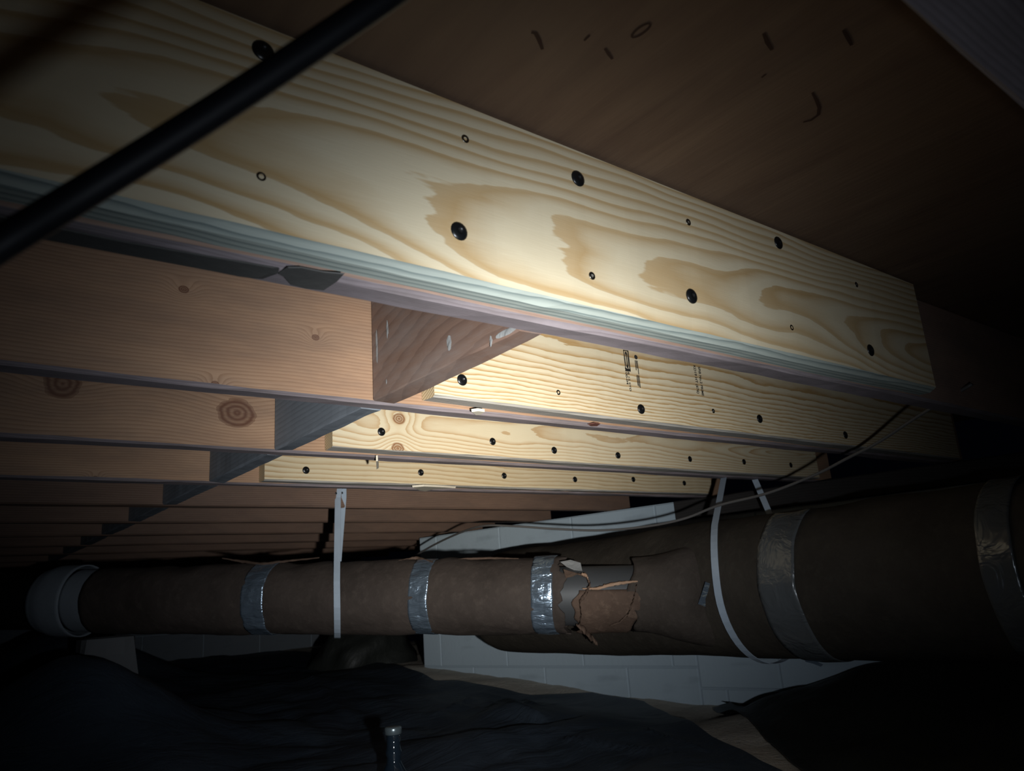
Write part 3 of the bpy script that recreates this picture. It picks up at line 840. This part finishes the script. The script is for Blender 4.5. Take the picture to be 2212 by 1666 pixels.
wp = [(860, 1225, 3.25), (920, 1187, 3.0), (980, 1157, 2.78), (1040, 1137, 2.6), (1110, 1137, 2.52), (1200, 1143, 2.45), (1300, 1146, 2.36), (1400, 1137, 2.26), (1480, 1120, 2.18), (1553, 1092, 2.10),
      (1657, 1066, 1.99), (1760, 1026, 1.88), (1829, 991, 1.80), (1898, 955, 1.73), (1985, 898, 1.65), (2100, 830, 1.56)]
cable('grey_cable', [at_d(*q) for q in wp], .0036, M['wire'], 'thin grey cable sagging over the large duct toward the joists')

# ------------------------------------------------------------------ ground covers, pier, bottle
CREASES = [[ground_hit(*a, .02), ground_hit(*b, .02), h] for a, b, h in [((985, 1518), (1195, 1560), .016), ((1040, 1510), (1165, 1537), .012), ((930, 1545), (1030, 1500), .012), ((1180, 1590), (1500, 1622), .014),
           ((1380, 1566), (1540, 1620), .014), ((1030, 1475), (1110, 1505), .010), ((620, 1440), (760, 1560), .014)]]
def crease(x, y):
    z = 0.0
    for a, b, h in CREASES:
        d = Vector((b.x-a.x, b.y-a.y)); L = d.length; d /= L
        u = (x-a.x)*d.x+(y-a.y)*d.y; v = -(x-a.x)*d.y+(y-a.y)*d.x
        z += h*math.exp(-abs(v)/.022)*sm(-.02, L*.2, u)*sm(L+.02, L*.8, u)
    return z
def sheet(name, edge, inner, mat, label, nu=60, nv=70, seed=1, amp=.012, lift=.008):
    """sheet lofted between its visible free edge and an inner line, lying on the soil in wrinkles"""
    def poly(pts, u):
        f = u*(len(pts)-1); i = min(int(f), len(pts)-2); return pts[i].lerp(pts[i+1], f-i)
    V, Fc = [], []
    for j in range(nv+1):
        v = j/nv; e = poly(edge, v); q = poly(inner, v)
        for i in range(nu+1):
            u = (i/nu)**1.5
            p = e.lerp(q, u)
            y = min(p.y, 5.8); x = min(p.x, wall_x(y)-.02) if y < 3.36 else p.x
            w = amp*(abs(nz((x*1.3+y*.6, y*2.2-x*.5, 0), 1.6, seed))*1.6 + .5*abs(nz((x*2.5, y*1.2, 3), 3.0, seed+1)))*sm(0, .12, u)
            ed = .010*math.exp(-(u/.02)**2)
            V.append((x+.006*nz((v*40, 0, 0), 1.0, seed)*(1-u), y, ground_z(x, y)+lift+w+ed+crease(x, y)*sm(0, .05, u)))
    for j in range(nv):
        for i in range(nu):
            Fc.append((j*(nu+1)+i, j*(nu+1)+i+1, (j+1)*(nu+1)+i+1, (j+1)*(nu+1)+i))
    c = Vector(V[0])
    o = mesh_obj(name, [Vector(v)-c for v in V], Fc, mat, None, c, True)
    md = o.modifiers.new('thickness', 'SOLIDIFY'); md.thickness = .0012
    return tag(o, label, 'plastic sheet')
edge1 = [ground_hit(*q, .017) for q in [(470, 1398), (600, 1392), (700, 1412), (850, 1436), (940, 1450), (1050, 1470), (1150, 1482), (1280, 1497), (1392, 1516), (1440, 1540), (1540, 1592), (1630, 1635), (1720, 1680)]]
edge1 = [Vector((edge1[0].x-1.0, edge1[0].y+.4, 0))] + edge1 + [Vector((1.05, .45, 0)), Vector((.9, -.2, 0)), Vector((.85, -.7, 0))]
inner1 = [Vector((-2.3, 5.6, 0)), Vector((-2.3, 3.5, 0)), Vector((-2.2, 1.5, 0)), Vector((-1.8, -.6, 0)), Vector((-.6, -.7, 0))]
sheet('plastic_sheet', edge1, inner1, M['poly'], 'wrinkled black plastic sheet covering the ground below the small duct', 190, 240, 3, .026)
edge2 = [ground_hit(*q, .017) for q in [(1760, 1690), (1735, 1666), (1690, 1630), (1655, 1600), (1620, 1556), (1590, 1536), (1537, 1531), (1600, 1508), (1700, 1482), (1800, 1462), (1900, 1452)]]
edge2 = [Vector((1.15, .30, 0))]+edge2
inner2 = [Vector((1.3, -.6, 0)), Vector((2.2, -.5, 0)), Vector((2.55, .4, 0)), Vector((2.45, 1.1, 0))]
sheet('plastic_sheet', edge2, inner2, M['poly2'], 'dusty dark plastic sheet heaped on the ground below the large duct', 60, 70, 6, .018)

# black plastic bundled against the end of the wall
def heap(name, c, rx, ry, h, mat, label, seed, cat, n=40, m=18):
    V, Fc = [], []
    for i in range(m+1):
        f = i/m
        for j in range(n):
            a = 2*PI*j/n
            rr = (math.cos(f*PI/2)**.45)
            k = 1+.22*nz((math.cos(a)*1.6, math.sin(a)*1.6, f*2), 1.0, seed)+.08*nz((math.cos(a)*5, math.sin(a)*5, f*5), 1.0, seed+2)
            x, y = c.x+rx*rr*k*math.cos(a), c.y+ry*rr*k*math.sin(a)
            V.append((x-c.x, y-c.y, -.02+h*(f**.8)*(1+.15*nz((x*4, y*4, f), 1.0, seed))))
    for i in range(m):
        for j in range(n): Fc.append((i*n+j, i*n+(j+1) % n, (i+1)*n+(j+1) % n, (i+1)*n+j))
    Fc.append(tuple(m*n+j for j in range(n)))
    o = mesh_obj(name, V, Fc, mat, None, (c.x, c.y, ground_z(c.x, c.y)), True)
    return tag(o, label, cat)
hp = ground_hit(842, 1437)
heap('plastic_bundle', Vector((hp.x-.02, hp.y+.22, 0)), .29, .20, .27, M['poly2'], 'dark crumpled bundle of plastic against the end of the block wall', 4, 'plastic bundle')

# rough concrete pier beneath the end of the small duct
pp = at_d(228, 1400, 2.62); gz = ground_z(pp.x, pp.y)
V, Fc = [], []
prof = [(0.10, 0.0), (.105, .25), (.10, .5), (.085, .8), (.082, .98), (.06, 1.0)]
hh = (at_d(228, 1366, 2.62).z - gz) - .004
for (r, f) in prof:
    for j in range(20):
        a = 2*PI*(j+.5)/20
        q = 1/max(abs(math.cos(a)), abs(math.sin(a)))
        q = min(q, 1.28)*(1+.10*nz((math.cos(a)*2, math.sin(a)*2, f*3), 1.0, 5))
        V.append((r*q*math.cos(a), r*q*math.sin(a), f*hh*(1+.06*nz((a*2, f, 0), 1.0, 6)) if f < .9 else f*hh))
for i in range(len(prof)-1):
    for j in range(20): Fc.append((i*20+j, i*20+(j+1) % 20, (i+1)*20+(j+1) % 20, (i+1)*20+j))
Fc.append(tuple((len(prof)-1)*20+j for j in range(20)))
o = mesh_obj('concrete_pier', V, Fc, M['pier'], None, (pp.x, pp.y, gz-.01), False)
tag(o, 'rough grey concrete pier under the end of the small duct', 'pier')

# bottle standing on the sheet, only its neck in view
bp = at_d(849, 1570, 1.66); gb = ground_z(bp.x, bp.y)+.016
hb = bp.z-gb
bt_ = tag(empty('glass_bottle', (bp.x, bp.y, gb)), 'dark glass bottle with grey cap, its neck rising at the bottom edge', 'bottle')
def lathe(name, prof, mat, parent, seg=36):
    V, Fc = [], []
    for r, z in prof:
        for k in range(seg):
            a = 2*PI*k/seg; V.append((r*math.cos(a), r*math.sin(a), z))
    for i in range(len(prof)-1):
        for k in range(seg): Fc.append((i*seg+k, i*seg+(k+1) % seg, (i+1)*seg+(k+1) % seg, (i+1)*seg+k))
    Fc.append(tuple(range(seg))[::-1]); Fc.append(tuple((len(prof)-1)*seg+k for k in range(seg)))
    o = mesh_obj(name, V, Fc, mat, parent, (0, 0, 0), True)
    return o
K = 1.48
body = [(.026*K, 0), (.0295*K, .003), (.030*K, .008)] + [(r*K, hb+z*K) for r, z in [(.030, -.094), (.029, -.088), (.024, -.074), (.017, -.060), (.0115, -.050), (.0103, -.044), (.0105, -.040),
        (.0118, -.037), (.0118, -.033), (.0104, -.030), (.0100, -.022), (.0100, -.008)]]
lathe('bottle_body', body, M['glass'], bt_)
lathe('cap', [(r*K, hb+z*K) for r, z in [(.0110, -.0105), (.0124, -.0095), (.0126, -.002), (.0118, -.0003), (.009, .0003)]], M['cap'], bt_)
